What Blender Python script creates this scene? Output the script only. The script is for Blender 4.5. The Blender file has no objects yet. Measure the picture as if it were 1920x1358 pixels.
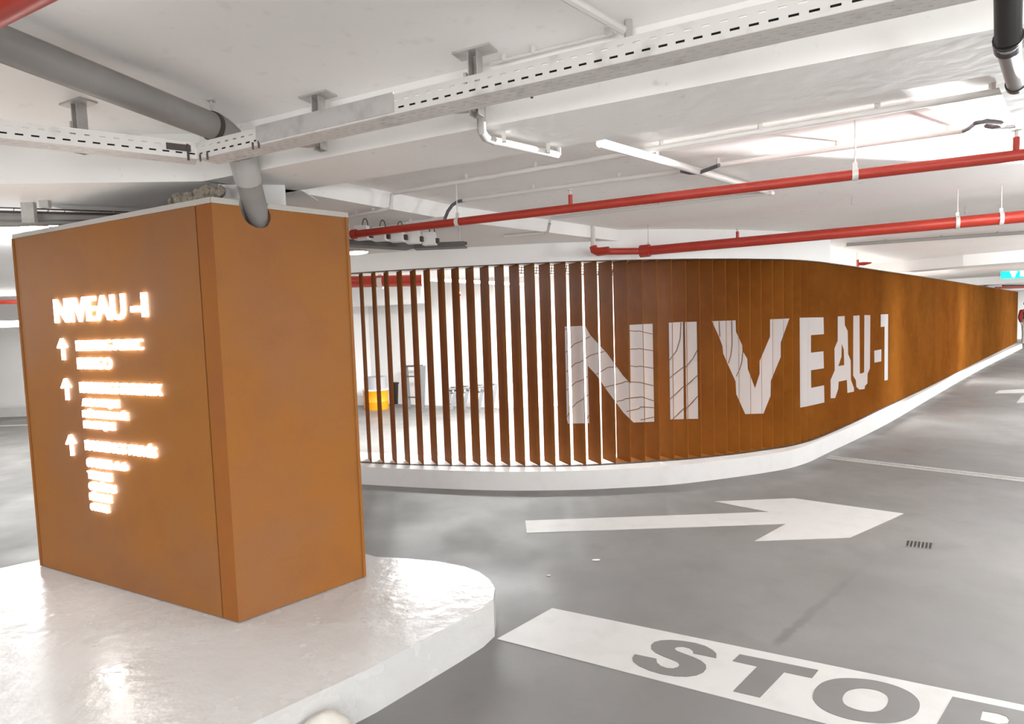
import bpy, math, random
from mathutils import Vector, Matrix
from mathutils.geometry import tessellate_polygon
random.seed(7)
C = bpy.context.scene.collection
R = math.radians

# ------------------------------------------------------------------ camera
F_PX = 1106.2; PITCH = R(3.7596); ROLL = R(-1.8997); EYE = Vector((0, 0, 1.6))
fw = Vector((0, math.cos(PITCH), -math.sin(PITCH)))
up0 = Vector((0, math.sin(PITCH), math.cos(PITCH))); rt0 = Vector((1, 0, 0))
RT = math.cos(ROLL)*rt0 + math.sin(ROLL)*up0
UP = -math.sin(ROLL)*rt0 + math.cos(ROLL)*up0
cd = bpy.data.cameras.new('camera'); cam = bpy.data.objects.new('camera', cd); C.objects.link(cam)
cd.sensor_fit = 'HORIZONTAL'; cd.sensor_width = 36; cd.lens = F_PX/1920*36; cd.clip_end = 200
M3 = Matrix((RT, UP, -fw)).transposed(); cam.matrix_world = Matrix.Translation(EYE) @ M3.to_4x4()
sc = bpy.context.scene; sc.camera = cam
sc.view_settings.view_transform = 'Standard'; sc.view_settings.look = 'None'
sc.view_settings.gamma = 1; sc.view_settings.use_curve_mapping = False
sc.view_settings.exposure = 0.84
w = bpy.data.worlds.new('world'); sc.world = w; w.use_nodes = True
w.node_tree.nodes['Background'].inputs[0].default_value = (1, .97, .93, 1)
w.node_tree.nodes['Background'].inputs[1].default_value = 0.25

def area(name, loc, power, sx, sy, target=None, col=(.95, .98, 1.0), rotz=0, spread=180):
    l = bpy.data.lights.new(name, 'AREA'); l.shape = 'RECTANGLE'; l.size = sx; l.size_y = sy
    l.energy = power; l.color = col; l.spread = R(spread)
    o = bpy.data.objects.new(name, l); C.objects.link(o); o.location = loc
    if target is None: o.rotation_euler = (0, 0, rotz)
    else: o.rotation_euler = (Vector(target)-Vector(loc)).to_track_quat('-Z', 'Y').to_euler()
    return o
# strip lights of the car park (outside the frame, under the slab)
area('strip_light', (-1.2, -0.6, 2.5), 26, 1.5, .3, rotz=R(-25))
area('strip_light', (2.4, -0.4, 2.5), 26, 1.5, .3, rotz=R(-25))
area('strip_light', (0.4, -3.5, 2.5), 40, 1.5, .3)
area('strip_light', (4.6, 3.0, 2.44), 40, 1.5, .25, rotz=R(45))
area('strip_light', (8.6, 6.4, 2.44), 60, 1.5, .25, rotz=R(45))
area('strip_light', (13.8, 11.0, 2.44), 200, 1.5, .25, rotz=R(45))
area('strip_light', (20.0, 17.5, 2.44), 300, 1.5, .25, rotz=R(45))
area('strip_light', (27.0, 25.0, 2.44), 400, 2.5, .6, rotz=R(45))
area('strip_light', (-5.6, 3.0, 2.44), 45, 1.5, .3)
area('strip_light', (-6.5, 8.2, 2.44), 70, 2.0, .3)
def point(loc, power, r=.2, col=(.95, .98, 1.0)):  # mostly unseen fill points, added to brighten ceiling, slats and lintel
    l = bpy.data.lights.new('added_point_light', 'POINT'); l.energy = power; l.color = col; l.shadow_soft_size = r
    o = bpy.data.objects.new('added_point_light', l); C.objects.link(o); o.location = loc
point((-3.4, .1, 1.6), 22, .2)
point((2.8, -.2, 1.9), 60, .2)
point((1.8, -2.2, 1.4), 95, .3)
point((-1.4, -2.0, 1.4), 95, .3)
point((-4.0, 4.9, 2.1), 26, .08)  # light of the twin lamps by the pillar
point((4.2, 2.9, 2.05), 72, .2)
point((8.6, 6.8, 2.1), 170, .2)  # unseen lamp for the bright face of the lane beam
point((12.6, 9.4, 2.1), 260, .3)
point((19.0, 15.0, 2.1), 420, .3)
point((-7.5, 5.0, 1.9), 40, .3)
# spot washing the slab of the bay at upper right
sl_ = bpy.data.lights.new('bay_spot', 'SPOT'); sl_.energy = 1300; sl_.spot_size = R(52); sl_.spot_blend = .25; sl_.shadow_soft_size = .03; sl_.color = (.95, .98, 1.0)
so_ = bpy.data.objects.new('bay_spot', sl_); C.objects.link(so_); so_.location = (3.45, 3.7, 2.33)
so_.rotation_euler = (Vector((1.7, 2.35, 2.50))-so_.location).to_track_quat('-Z', 'Y').to_euler()
# the lit bay behind the slatted screen
area('strip_light', (-.6, 8.3, 2.3), 280, 2.2, .5)
area('strip_light', (3.0, 9.2, 2.3), 420, 2.2, .5)
area('strip_light', (7.6, 13.6, 2.3), 420, 2.0, .5)

# ------------------------------------------------------------------ image -> world measuring
def ray(px, py):
    return fw + (px-960)/F_PX*RT - (py-679)/F_PX*UP
def at(px, py, z):
    d = ray(px, py); return EYE + d*((z-1.6)/d.z)
def at_y(px, py, Y):
    d = ray(px, py); return EYE + d*(Y/d.y)
def on_face(px, py, P, u):
    """point of the vertical plane through P along horizontal u"""
    d = ray(px, py); n = Vector((-u.y, u.x, 0)); t = (P-EYE).dot(n)/d.dot(n); return EYE + d*t
def crop(pts, ox, oy, s): return [(ox+a/s, oy+b/s) for a, b in pts]

# ------------------------------------------------------------------ materials
def mat(name, col, rough=.6, metal=0, noise=None, bump=None, emit=None, rnoise=None, spec=.5):
    m = bpy.data.materials.new(name); m.use_nodes = True; nt = m.node_tree; N = nt.nodes; L = nt.links
    b = N['Principled BSDF']; b.inputs['Base Color'].default_value = (*col, 1)
    b.inputs['Roughness'].default_value = rough; b.inputs['Metallic'].default_value = metal
    b.inputs['Specular IOR Level'].default_value = spec
    tc = N.new('ShaderNodeTexCoord')
    if noise:
        prev = None
        for (scale, col2, lo, hi, amt) in noise:
            n = N.new('ShaderNodeTexNoise'); n.inputs['Scale'].default_value = scale; n.inputs['Detail'].default_value = 6
            L.new(tc.outputs['Object'], n.inputs['Vector'])
            r = N.new('ShaderNodeMapRange'); r.inputs[1].default_value = lo; r.inputs[2].default_value = hi
            r.inputs[3].default_value = 0; r.inputs[4].default_value = amt
            L.new(n.outputs['Fac'], r.inputs[0])
            mx = N.new('ShaderNodeMix'); mx.data_type = 'RGBA'; mx.inputs[6].default_value = (*col, 1)
            if prev: L.new(prev, mx.inputs[6])
            mx.inputs[7].default_value = (*col2, 1); L.new(r.outputs[0], mx.inputs[0]); prev = mx.outputs[2]
        L.new(prev, b.inputs['Base Color'])
    if rnoise:
        n = N.new('ShaderNodeTexNoise'); n.inputs['Scale'].default_value = rnoise[0]; n.inputs['Detail'].default_value = 5
        L.new(tc.outputs['Object'], n.inputs['Vector'])
        r = N.new('ShaderNodeMapRange'); r.inputs[1].default_value = .35; r.inputs[2].default_value = .65
        r.inputs[3].default_value = rnoise[1]; r.inputs[4].default_value = rnoise[2]
        L.new(n.outputs['Fac'], r.inputs[0]); L.new(r.outputs[0], b.inputs['Roughness'])
    if bump:
        n = N.new('ShaderNodeTexNoise'); n.inputs['Scale'].default_value = bump[0]; n.inputs['Detail'].default_value = 5
        L.new(tc.outputs['Object'], n.inputs['Vector'])
        bp = N.new('ShaderNodeBump'); bp.inputs['Strength'].default_value = bump[1]; bp.inputs['Distance'].default_value = bump[2]
        L.new(n.outputs['Fac'], bp.inputs['Height']); L.new(bp.outputs[0], b.inputs['Normal'])
    if emit:
        b.inputs['Emission Color'].default_value = (*emit[0], 1); b.inputs['Emission Strength'].default_value = emit[1]
    return m
M = {}
M['road'] = mat('road_resin', (.152, .144, .137), .45, noise=[(1.1, (.19, .18, .172), .42, .7, .8), (5, (.13, .123, .115), .55, .75, .5), (60, (.145, .136, .128), .5, .8, .4)], rnoise=(1.6, .38, .6), bump=(45, .12, .004))
M['island'] = mat('island_paint', (.54, .525, .51), .3, noise=[(2.2, (.485, .46, .43), .5, .75, .8), (40, (.6, .57, .53), .62, .8, .4)], rnoise=(3, .14, .34), bump=(14, .35, .012))
M['kerb'] = mat('kerb_paint', (.67, .65, .63), .4, noise=[(6, (.6, .575, .55), .5, .75, .6)], bump=(30, .2, .004))
M['wall'] = mat('wall_paint', (.88, .865, .845), .7, noise=[(1.2, (.84, .82, .80), .4, .7, .7)], bump=(20, .1, .003))
M['slab'] = mat('slab_paint', (.90, .88, .855), .75, noise=[(.9, (.86, .838, .81), .4, .7, .8), (14, (.68, .65, .62), .6, .8, .5)], bump=(9, .15, .006))
M['beam'] = mat('beam_paint', (.86, .838, .81), .75, noise=[(1.3, (.81, .785, .755), .4, .7, .8), (22, (.5, .47, .44), .66, .8, .5)], bump=(14, .2, .006))
M['corten'] = mat('corten_panel', (.285, .106, .018), .6, noise=[(1.3, (.25, .105, .04), .42, .62, .9), (5, (.23, .082, .024), .5, .75, .5), (160, (.34, .138, .034), .5, .75, .35)], spec=.24)
M['corten_edge'] = mat('corten_edge_strip', (.285, .10, .022), .6, noise=[(4, (.25, .09, .03), .4, .7, .8)], spec=.1)
M['slat'] = mat('corten_slat', (.225, .078, .010), .6, noise=[(1.5, (.18, .058, .007), .4, .65, .9), (7, (.27, .10, .016), .5, .75, .4)], spec=.05)
M['trim'] = mat('grey_trim_metal', (.47, .44, .40), .6)
M['rail_dark'] = mat('dark_rail_metal', (.10, .095, .09), .5)
M['dark'] = mat('dark_steel', (.05, .035, .03), .5)
M['paint'] = mat('white_letter_paint', (.60, .585, .575), .5)
M['tread'] = mat('brown_tread_line', (.14, .055, .015), .5)
M['mark'] = mat('road_marking_paint', (.49, .475, .455), .38, noise=[(7, (.43, .41, .385), .5, .72, .7), (60, (.55, .51, .47), .6, .8, .5)], bump=(60, .1, .002))
M['mark_dark'] = mat('bare_road_letter', (.155, .147, .14), .45, noise=[(5, (.13, .122, .113), .5, .75, .5)])
M['galv'] = mat('galvanised_steel', (.56, .54, .52), .5, .55, noise=[(18, (.36, .34, .32), .45, .7, .6)])
M['galvp'] = mat('painted_galvanised_steel', (.62, .59, .56), .55, .1, noise=[(14, (.4, .37, .35), .55, .75, .7)])
M['pipe'] = mat('grey_drain_pipe', (.25, .235, .225), .42, noise=[(5, (.33, .30, .27), .5, .75, .7)])
M['pipe_light'] = mat('overpainted_grey_pipe', (.42, .40, .38), .5)
M['black'] = mat('black_pipe', (.02, .018, .017), .4)
M['flex'] = mat('grey_flexible_conduit', (.10, .095, .10), .5)
M['red'] = mat('red_pipe_paint', (.36, .026, .012), .38, noise=[(6, (.29, .02, .01), .5, .75, .6)])
M['conduit'] = mat('white_conduit', (.66, .63, .60), .5)
M['box'] = mat('white_junction_box', (.78, .76, .74), .5)
M['sign'] = mat('lit_letter', (1, 1, 1), .4, emit=((1, .98, .94), 4))
M['lamp'] = mat('lamp_glow', (1, 1, 1), .4, emit=((1, .97, .92), 30))
M['tube'] = mat('tube_glow', (1, 1, 1), .4, emit=((1, .97, .93), 130))
M['green'] = mat('exit_sign_green', (.0, .55, .42), .4, emit=((0, .75, .58), 1.0))
M['white_lit'] = mat('exit_sign_white', (1, 1, 1), .4, emit=((1, 1, 1), 1.4))
M['orange'] = mat('orange_drum', (.85, .30, .005), .4)
M['greyplastic'] = mat('grey_plastic', (.36, .35, .36), .5)
M['alu'] = mat('aluminium', (.15, .15, .155), .45, .3)
M['jacket'] = mat('red_jacket', (.35, .03, .02), .8)
M['trousers'] = mat('light_trousers', (.55, .5, .42), .8)
M['skin'] = mat('skin', (.5, .3, .22), .6)
M['hair'] = mat('dark_hair', (.05, .035, .03), .7)
M['stone'] = mat('pale_mortar', (.5, .46, .40), .6, bump=(20, .4, .01), noise=[(8, (.6, .57, .52), .4, .7, .8)])
M['debris'] = mat('crumbled_filler', (.36, .31, .25), .9, noise=[(18, (.16, .13, .1), .5, .65, .9)], bump=(25, 1, .02))
M['paper'] = mat('scrap_white', (.75, .73, .7), .7)

# drag stain across the road, in the road material
def road_stain():
    a = at(1450, 1212, 0); b = at(1650, 1035, 0); u = (b-a); L_ = u.length; u.normalize(); v = Vector((-u.y, u.x, 0))
    nt = M['road'].node_tree; N = nt.nodes; L = nt.links; g = N.new('ShaderNodeNewGeometry')
    def dot(vec, off):
        n = N.new('ShaderNodeVectorMath'); n.operation = 'DOT_PRODUCT'; L.new(g.outputs['Position'], n.inputs[0]); n.inputs[1].default_value = vec
        m = N.new('ShaderNodeMath'); m.operation = 'SUBTRACT'; L.new(n.outputs['Value'], m.inputs[0]); m.inputs[1].default_value = off; return m
    t = dot(u, u.dot(a)); d = dot(v, v.dot(a))
    nz = N.new('ShaderNodeTexNoise'); nz.inputs['Scale'].default_value = 14; L.new(g.outputs['Position'], nz.inputs['Vector'])
    ab = N.new('ShaderNodeMath'); ab.operation = 'ABSOLUTE'; L.new(d.outputs[0], ab.inputs[0])
    ad = N.new('ShaderNodeMath'); ad.operation = 'MULTIPLY_ADD'; L.new(nz.outputs['Fac'], ad.inputs[0]); ad.inputs[1].default_value = .05; L.new(ab.outputs[0], ad.inputs[2])
    r1 = N.new('ShaderNodeMapRange'); L.new(ad.outputs[0], r1.inputs[0]); r1.inputs[1].default_value = .035; r1.inputs[2].default_value = .055; r1.inputs[3].default_value = 1; r1.inputs[4].default_value = 0
    r2 = N.new('ShaderNodeMapRange'); L.new(t.outputs[0], r2.inputs[0]); r2.inputs[1].default_value = 0; r2.inputs[2].default_value = .06
    r3 = N.new('ShaderNodeMapRange'); L.new(t.outputs[0], r3.inputs[0]); r3.inputs[1].default_value = .15; r3.inputs[2].default_value = L_; r3.inputs[3].default_value = .4; r3.inputs[4].default_value = 0
    m1 = N.new('ShaderNodeMath'); m1.operation = 'MULTIPLY'; L.new(r1.outputs[0], m1.inputs[0]); L.new(r2.outputs[0], m1.inputs[1])
    m2 = N.new('ShaderNodeMath'); m2.operation = 'MULTIPLY'; L.new(m1.outputs[0], m2.inputs[0]); L.new(r3.outputs[0], m2.inputs[1])
    bs = N['Principled BSDF']; src = bs.inputs['Base Color'].links[0].from_socket
    mx = N.new('ShaderNodeMix'); mx.data_type = 'RGBA'; L.new(m2.outputs[0], mx.inputs[0]); L.new(src, mx.inputs[6]); mx.inputs[7].default_value = (.06, .055, .05, 1)
    L.new(mx.outputs[2], bs.inputs['Base Color'])
road_stain()

# ------------------------------------------------------------------ mesh helpers
class MB:
    def __init__(s): s.v = []; s.f = []; s.m = []
    def add(s, vs, fs, mi=0):
        b = len(s.v); s.v += [tuple(p) for p in vs]; s.f += [tuple(b+i for i in f) for f in fs]; s.m += [mi]*len(fs); return s
    def box(s, c, ax, ay, az, mi=0):
        """centre, three half-axis vectors"""
        c = Vector(c); ax = Vector(ax); ay = Vector(ay); az = Vector(az)
        vs = [c+i*ax+j*ay+k*az for k in (-1, 1) for j in (-1, 1) for i in (-1, 1)]
        return s.add(vs, [(0, 2, 3, 1), (4, 5, 7, 6), (0, 1, 5, 4), (2, 6, 7, 3), (0, 4, 6, 2), (1, 3, 7, 5)], mi)
    def prism(s, poly, z0, z1, mi=0, poly_top=None):
        n = len(poly); pt = poly_top or poly
        vs = [(p[0], p[1], z0) for p in poly]+[(p[0], p[1], z1) for p in pt]
        s.add(vs, [(i, (i+1) % n, n+(i+1) % n, n+i) for i in range(n)], mi)
        tr = tessellate_polygon([[Vector((p[0], p[1], 0)) for p in pt]])
        s.add([(p[0], p[1], z1) for p in pt], tr, mi)
        tr = tessellate_polygon([[Vector((p[0], p[1], 0)) for p in poly]])
        return s.add([(p[0], p[1], z0) for p in poly], [t[::-1] for t in tr], mi)
    def tube(s, pts, r, n=12, mi=0, cap=True):
        pts = [Vector(p) for p in pts]; rs = r if isinstance(r, (list, tuple)) else [r]*len(pts)
        base = len(s.v); x = None
        for i, p in enumerate(pts):
            d = (pts[min(i+1, len(pts)-1)]-pts[max(i-1, 0)]).normalized()
            if x is None:
                x = d.cross(Vector((0, 0, 1)))
                if x.length < .1: x = d.cross(Vector((1, 0, 0)))
            x = (x-d*x.dot(d)).normalized(); y = d.cross(x)
            for k in range(n):
                a = 2*math.pi*k/n; s.v.append(tuple(p+rs[i]*(math.cos(a)*x+math.sin(a)*y)))
        for i in range(len(pts)-1):
            for k in range(n):
                k2 = (k+1) % n
                s.f.append((base+i*n+k, base+i*n+k2, base+(i+1)*n+k2, base+(i+1)*n+k)); s.m.append(mi)
        if cap:
            s.f.append(tuple(base+k for k in range(n))[::-1]); s.m.append(mi)
            s.f.append(tuple(base+(len(pts)-1)*n+k for k in range(n))); s.m.append(mi)
        return s
    def lathe(s, c, prof, n=28, mi=0):
        c = Vector(c); b = len(s.v)
        for r, z in prof:
            for k in range(n):
                a = 2*math.pi*k/n; s.v.append((c.x+r*math.cos(a), c.y+r*math.sin(a), c.z+z))
        for i in range(len(prof)-1):
            for k in range(n):
                k2 = (k+1) % n; s.f.append((b+i*n+k, b+i*n+k2, b+(i+1)*n+k2, b+(i+1)*n+k)); s.m.append(mi)
        return s
    def build(s, name, mats, parent=None, smooth=False):
        me = bpy.data.meshes.new(name); me.from_pydata(s.v, [], s.f)
        mats = mats if isinstance(mats, (list, tuple)) else [mats]
        for m in mats: me.materials.append(m)
        for p, i in zip(me.polygons, s.m): p.material_index = i; p.use_smooth = smooth
        if smooth:
            me.validate()
            try: me.set_sharp_from_angle(angle=R(40))
            except Exception: pass
        o = bpy.data.objects.new(name, me); C.objects.link(o)
        if parent is not None:
            o.parent = parent; o.matrix_parent_inverse = Matrix.Translation(-parent.location)
        return o
def tag(o, label=None, cat=None, group=None, kind=None):
    for k, v in (('label', label), ('category', cat), ('group', group), ('kind', kind)):
        if v: o[k] = v
    return o
def thing(name, loc, label, cat, group=None):
    o = bpy.data.objects.new(name, None); C.objects.link(o); o.location = loc; o.empty_display_size = .1
    return tag(o, label, cat, group)
def struct(name, mb, m): return tag(mb.build(name, m), kind='structure')
def spline(pts, step):
    """Catmull-Rom resampled at even arc length"""
    P = [Vector((p[0], p[1], 0)) for p in pts]; P = [2*P[0]-P[1]]+P+[2*P[-1]-P[-2]]; out = []
    for i in range(1, len(P)-2):
        a, b, c, d = P[i-1:i+3]; n = max(4, int((c-b).length/.02))
        for k in range(n):
            t = k/n
            out.append(.5*((2*b)+(c-a)*t+(2*a-5*b+4*c-d)*t*t+(3*b-a-3*c+d)*t**3))
    out.append(P[-2]); res = [out[0]]; acc = 0
    for p, q in zip(out, out[1:]):
        L = (q-p).length
        while acc+L >= step:
            t = (step-acc)/L; p = p+(q-p)*t; res.append(p.copy()); L = (q-p).length; acc = 0
        acc += L
    return res
def offset(path, d):
    res = []
    for i, p in enumerate(path):
        t = (path[min(i+1, len(path)-1)]-path[max(i-1, 0)]).normalized(); res.append(p+Vector((-t.y, t.x, 0))*d)
    return res

# ================================================================== SETTING
mb = MB(); mb.box((9, 14, -.1), (27, 0, 0), (0, 22, 0), (0, 0, .1)); struct('floor', mb, M['road'])
Z0, ZB, ZS = 2.58, 2.35, 2.46
A = lambda x: 2.6-.467*(x+.706)
Bl = lambda x: 3.255-.47*(x+1.169)
# near slab (upper left), far slab
mb = MB(); mb.prism([(-18, -7), (12, -7), (12, A(12)+.05), (-1.5, 3.0), (-18, .1)], Z0, Z0+.2); struct('ceiling', mb, M['slab'])
mb = MB(); mb.prism([(-18, .0), (-1.5, 3.1), (12, A(12)), (12, -7), (36, -7), (36, 36), (-18, 36)], ZS, ZS+.34); struct('ceiling', mb, M['slab'])
# main beam, left beam, right beam, cross beam
mb = MB(); mb.prism([(-1.5, A(-1.5)), (12, A(12)), (12, Bl(12)), (-1.2, Bl(-1.2))], ZB, Z0+.05); struct('trim_1', mb, M['beam'])
mb = MB(); mb.prism([(-18, .0), (-2.433, 2.894), (-1.5, A(-1.5)), (-1.1, 3.24), (-1.1, 3.5), (-2.1, 3.33), (-2.714, 3.218), (-18, .3)], ZB, Z0+.04); struct('trim_2', mb, M['beam'])
r0 = at(1863, 140, ZB); r1 = at(1920, 275, ZB); rd = (r1-r0).normalized()
mb = MB(); mb.prism([tuple(r0[:2]), (r0.x+.75, r0.y-.35), tuple((r0+rd*.86+Vector((.75, -.35, 0)))[:2]), tuple((r0+rd*.86)[:2])], ZB, ZS+.04); struct('trim_3', mb, M['beam'])
mb = MB(); mb.prism([(-1.28, 3.10), (-1.17, 3.25), (-.329, 4.383), (1.201, 5.86), (.3, 5.95), (-2.6, 6.6), (-2.6, 3.1)], ZB+.003, ZS+.05); struct('trim_4', mb, M['beam'])
# beam crossing the lane at the far right, and others behind it
mb = MB(); mb.prism([(6.45, 11.2), (7.35, 9.62), (11.5, 5.5), (12.0, 6.0), (7.8, 10.1), (6.8, 11.6)], 2.28, ZS+.06); struct('trim_5', mb, M['wall'])
mb = MB(); mb.prism([(12.3, 17.8), (19.0, 11.8), (19.5, 12.4), (12.8, 18.4)], 2.24, ZS+.06); struct('trim_6', mb, M['wall'])
mb = MB(); mb.prism([(17.6, 23.6), (25.0, 17.0), (25.5, 17.6), (18.1, 24.2)], 2.2, ZS+.06); struct('trim_7', mb, M['wall'])

# slat path: 0.15 m pitch
PATH = spline([(-3.2, 6.75), (-2.3, 6.40), (-1.534, 6.132), (-1.12, 5.997), (-.691, 5.895), (-.261, 5.811), (.183, 5.744), (.482, 5.714), (.777, 5.714), (1.085, 5.741), (1.395, 5.783), (1.699, 5.827), (1.995, 5.903), (2.29, 5.99), (2.571, 6.1), (2.95, 6.26), (3.35, 6.54), (3.80, 6.955), (4.40, 7.54), (5.68, 8.82), (8.045, 11.18), (12.4, 15.6), (20.0, 23.3)], .15)
# lintel wall over the slats
cut = [p for p in PATH if p.x < 3.75]
mb = MB(); mb.prism([tuple(p[:2]) for p in offset(cut, -.01)]+[tuple(p[:2]) for p in offset(cut, .32)][::-1], 2.175, ZS+.02); struct('wall_lintel', mb, M['wall'])
# kerb: sloped front
kt = spline([(-3.3, 6.6), (-1.52, 5.961), (-.3, 5.62), (.482, 5.530), (1.0, 5.545), (1.615, 5.62), (2.569, 5.93), (3.05, 6.2), (3.57, 6.672), (5.249, 8.261), (7.742, 10.798), (12.0, 15.1), (19.6, 22.6)], .15)
kbb = offset(kt, -.015)
n = len(kt)
mb = MB(); bk = offset(kt, .62)
mb.prism([tuple(p[:2]) for p in kbb]+[tuple(p[:2]) for p in bk][::-1], 0, .18, poly_top=[tuple(p[:2]) for p in kt]+[tuple(p[:2]) for p in bk][::-1])
tag(mb.build('kerb', M['kerb']), 'long white painted curved kerb under the rust slat screen', 'kerb')

# walls
def wall(name, a, b, z0, z1, t=.2, m='wall'):
    a = Vector((*a, 0)); b = Vector((*b, 0)); u = (b-a).normalized(); nn = Vector((-u.y, u.x, 0))*t
    mb = MB(); mb.prism([tuple(a[:2]), tuple(b[:2]), tuple((b+nn)[:2]), tuple((a+nn)[:2])], z0, z1); return struct(name, mb, M[m])
wall('wall_left', (-16, 12.5), (-3.0, 12.5), 0, ZS)
wall('wall_back', (-3.0, 12.5), (-.3, 11.15), 0, ZS)
wall('wall_inner', (-.3, 11.15), (3.2, 11.1), 0, ZS)
wall('wall_inner', (3.2, 11.1), (17, 24.8), 0, ZS)
wall('wall_far', (17, 33), (34, 24), 0, ZS+.1)
wall('wall_right', (34, 24), (16, -6.5), 0, ZS+.1)
wall('wall_rear', (16, -6.5), (-16, -6.5), 0, Z0)
wall('wall_side', (-16, -6.5), (-16, 12.5), 0, Z0)
mb = MB(); mb.box((-8.5, 12.3, .1), (5.4, 0, 0), (0, .1, 0), (0, 0, .1)); struct('baseboard_left', mb, M['kerb'])
# deep bright beam in front of the inner wall
mb = MB(); mb.prism([(-5.5, 11.9), (-3.1, 11.5), (-1.6, 10.7), (-1.45, 10.9), (-3.0, 11.8), (-5.5, 12.1)], 2.02, ZS); struct('trim_8', mb, M['wall'])
mb = MB(); mb.prism([(-.3, 11.14), (3.2, 11.08), (3.2, 11.0), (-.3, 11.06)][::-1], 2.0, 2.06); struct('trim_9', mb, M['wall'])

# ================================================================== ISLAND + PILLAR
isl = [(-4.6, 2.35), (-3.19, 3.545), (-3.04, 3.664), (-2.75, 3.95), (-2.35, 4.2), (-1.7, 4.12), (-1.1, 3.68), (-.87, 3.53), (-.684, 3.49), (-.48, 3.43), (-.318, 3.345), (-.225, 3.26), (-.165, 3.16), (-.131, 3.05), (-.135, 2.93), (-.19, 2.83), (-.293, 2.71), (-.612, 2.36), (-.941, 2.06), (-2.2, .85), (-3.4, .9), (-4.6, 1.5)]
mb = MB(); mb.prism(isl[::-1], 0, .2, poly_top=[(x, y) for x, y in isl[::-1]])
o = mb.build('traffic_island', M['island']); tag(o, 'rounded glossy white island carrying the rust sign pillar', 'kerb')
bv = o.modifiers.new('b', 'BEVEL'); bv.width = .012; bv.segments = 2; bv.limit_method = 'ANGLE'; bv.angle_limit = R(60)

P0 = Vector((-2.96, 3.565, 0)); P1 = Vector((-1.357, 2.757, 0)); P2 = Vector((-.861, 3.243, 0)); P3 = P0+P2-P1
PT = 2.2
pil = thing('sign_pillar', (-1.9, 3.35, .2), 'rust brown clad pillar with lit white directory lettering on white island', 'sign')
uL = (P1-P0).normalized(); uR = (P2-P1).normalized(); nL = Vector((uL.y, -uL.x, 0)); nR = Vector((uR.y, -uR.x, 0))
LL = (P1-P0).length; LR = (P2-P1).length
def panel(P, u, n_, s0, s1, z0, z1, t=.02, out=0):
    c = P+u*((s0+s1)/2)+n_*(out-t/2)+Vector((0, 0, (z0+z1)/2))
    return MB().box(c, u*((s1-s0)/2), n_*(t/2), Vector((0, 0, (z1-z0)/2)))
panel(P0, uL, nL, .036, LL-.118, .205, PT, .02).build('cladding_panel', M['corten'], pil)
panel(P0, uL, nL, 0, .03, .205, PT, .02).build('edge_strip', M['corten_edge'], pil)
panel(P0, uL, nL, LL-.11, LL, .205, PT, .02).build('edge_strip', M['corten_edge'], pil)
# right panel with the notch round the pipe
notch_px = [(502, 397), (507, 402), (508, 412), (503, 423), (494, 428), (480, 427), (467, 420), (458, 411), (454, 402), (449, 394)]
def sz(px, py, P, u): q = on_face(px, py, P, u); return ((q-P).dot(u), q.z)
nt_ = [sz(a, b, P1, uR) for a, b in notch_px]
nt_ = [(s, min(z, PT)) for s, z in nt_]; nt_[0] = (nt_[0][0], PT); nt_[-1] = (nt_[-1][0], PT)
poly = [(0, .205), (LR, .205), (LR, PT)]+nt_+[(0, PT)]
mb = MB()
for off, flip in ((0, False), (-.02, True)):
    vs = [P1+uR*s+Vector((0, 0, z))+nR*off for s, z in poly]
    tr = tessellate_polygon([[Vector((s, z, 0)) for s, z in poly]]); mb.add(vs, [t[::-1] if flip else t for t in tr])
k = len(poly); vs = [P1+uR*s+Vector((0, 0, z)) for s, z in poly]; vs += [v-nR*.02 for v in vs]
mb.add(vs, [(i, (i+1) % k, k+(i+1) % k, k+i) for i in range(k)])
mb.build('cladding_panel', M['corten'], pil)
u3 = (P3-P2).normalized(); n3 = Vector((u3.y, -u3.x, 0)); u4 = (P0-P3).normalized(); n4 = Vector((u4.y, -u4.x, 0))
panel(P2, u3, n3, 0, (P3-P2).length, .205, PT).build('cladding_panel', M['corten'], pil)
panel(P3, u4, n4, 0, (P0-P3).length, .205, PT).build('cladding_panel', M['corten'], pil)
# grey top trim
mb = MB()
for P, u, n_, L_ in ((P0, uL, nL, LL), ):
    mb.box(P+u*(L_/2)+n_*(-.03)+Vector((0, 0, PT+.012)), u*(L_/2-.01), n_*.03, Vector((0, 0, .014)))
mb.build('top_trim', M['trim'], pil)
mb = MB(); s1 = nt_[-1][0]; s2 = nt_[0][0]
mb.box(P1+uR*(s1/2)-nR*.03+Vector((0, 0, PT+.012)), uR*(s1/2), nR*.03, Vector((0, 0, .014)))
mb.box(P1+uR*((s2+LR)/2)-nR*.03+Vector((0, 0, PT+.012)), uR*((LR-s2)/2), nR*.03, Vector((0, 0, .014)))
mb.build('top_trim', M['trim'], pil)
# shadow-gap plinth under the cladding
mb = MB(); cc = (P0+P1+P2+P3)/4
q = [cc+(p-cc)*.965 for p in (P0, P1, P2, P3)]; mb.prism([tuple(p[:2]) for p in q], .2, .26); mb.build('plinth', M['dark'], pil)
# concrete column core
mb = MB(); co = [at(413, 372, 2.28), at(537, 395, 2.22), at(537, 395, 2.22)+Vector((-.45, .5, 0)), at(413, 372, 2.28)+Vector((-.1, .55, 0))]
mb.prism([tuple(p[:2]) for p in co], 1.6, ZB+.01); struct('trim_10', mb, M['wall'])
mb = MB()
for i in range(70):
    t = random.random(); c = on_face(318+100*t, 384-26*t+random.uniform(-10, 4), P0-nL*.12, uL); r = random.uniform(.008, .026)
    a = Vector([random.uniform(-1, 1) for _ in range(3)]).normalized(); b = a.orthogonal().normalized(); d = a.cross(b)
    mb.box(c, a*r, b*r*.7, d*r*.6)
tag(mb.build('crumbled_filler', M['debris']), 'crumbly brown filler on top of the rust pillar beside column head', 'rubble', kind='stuff')

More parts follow.
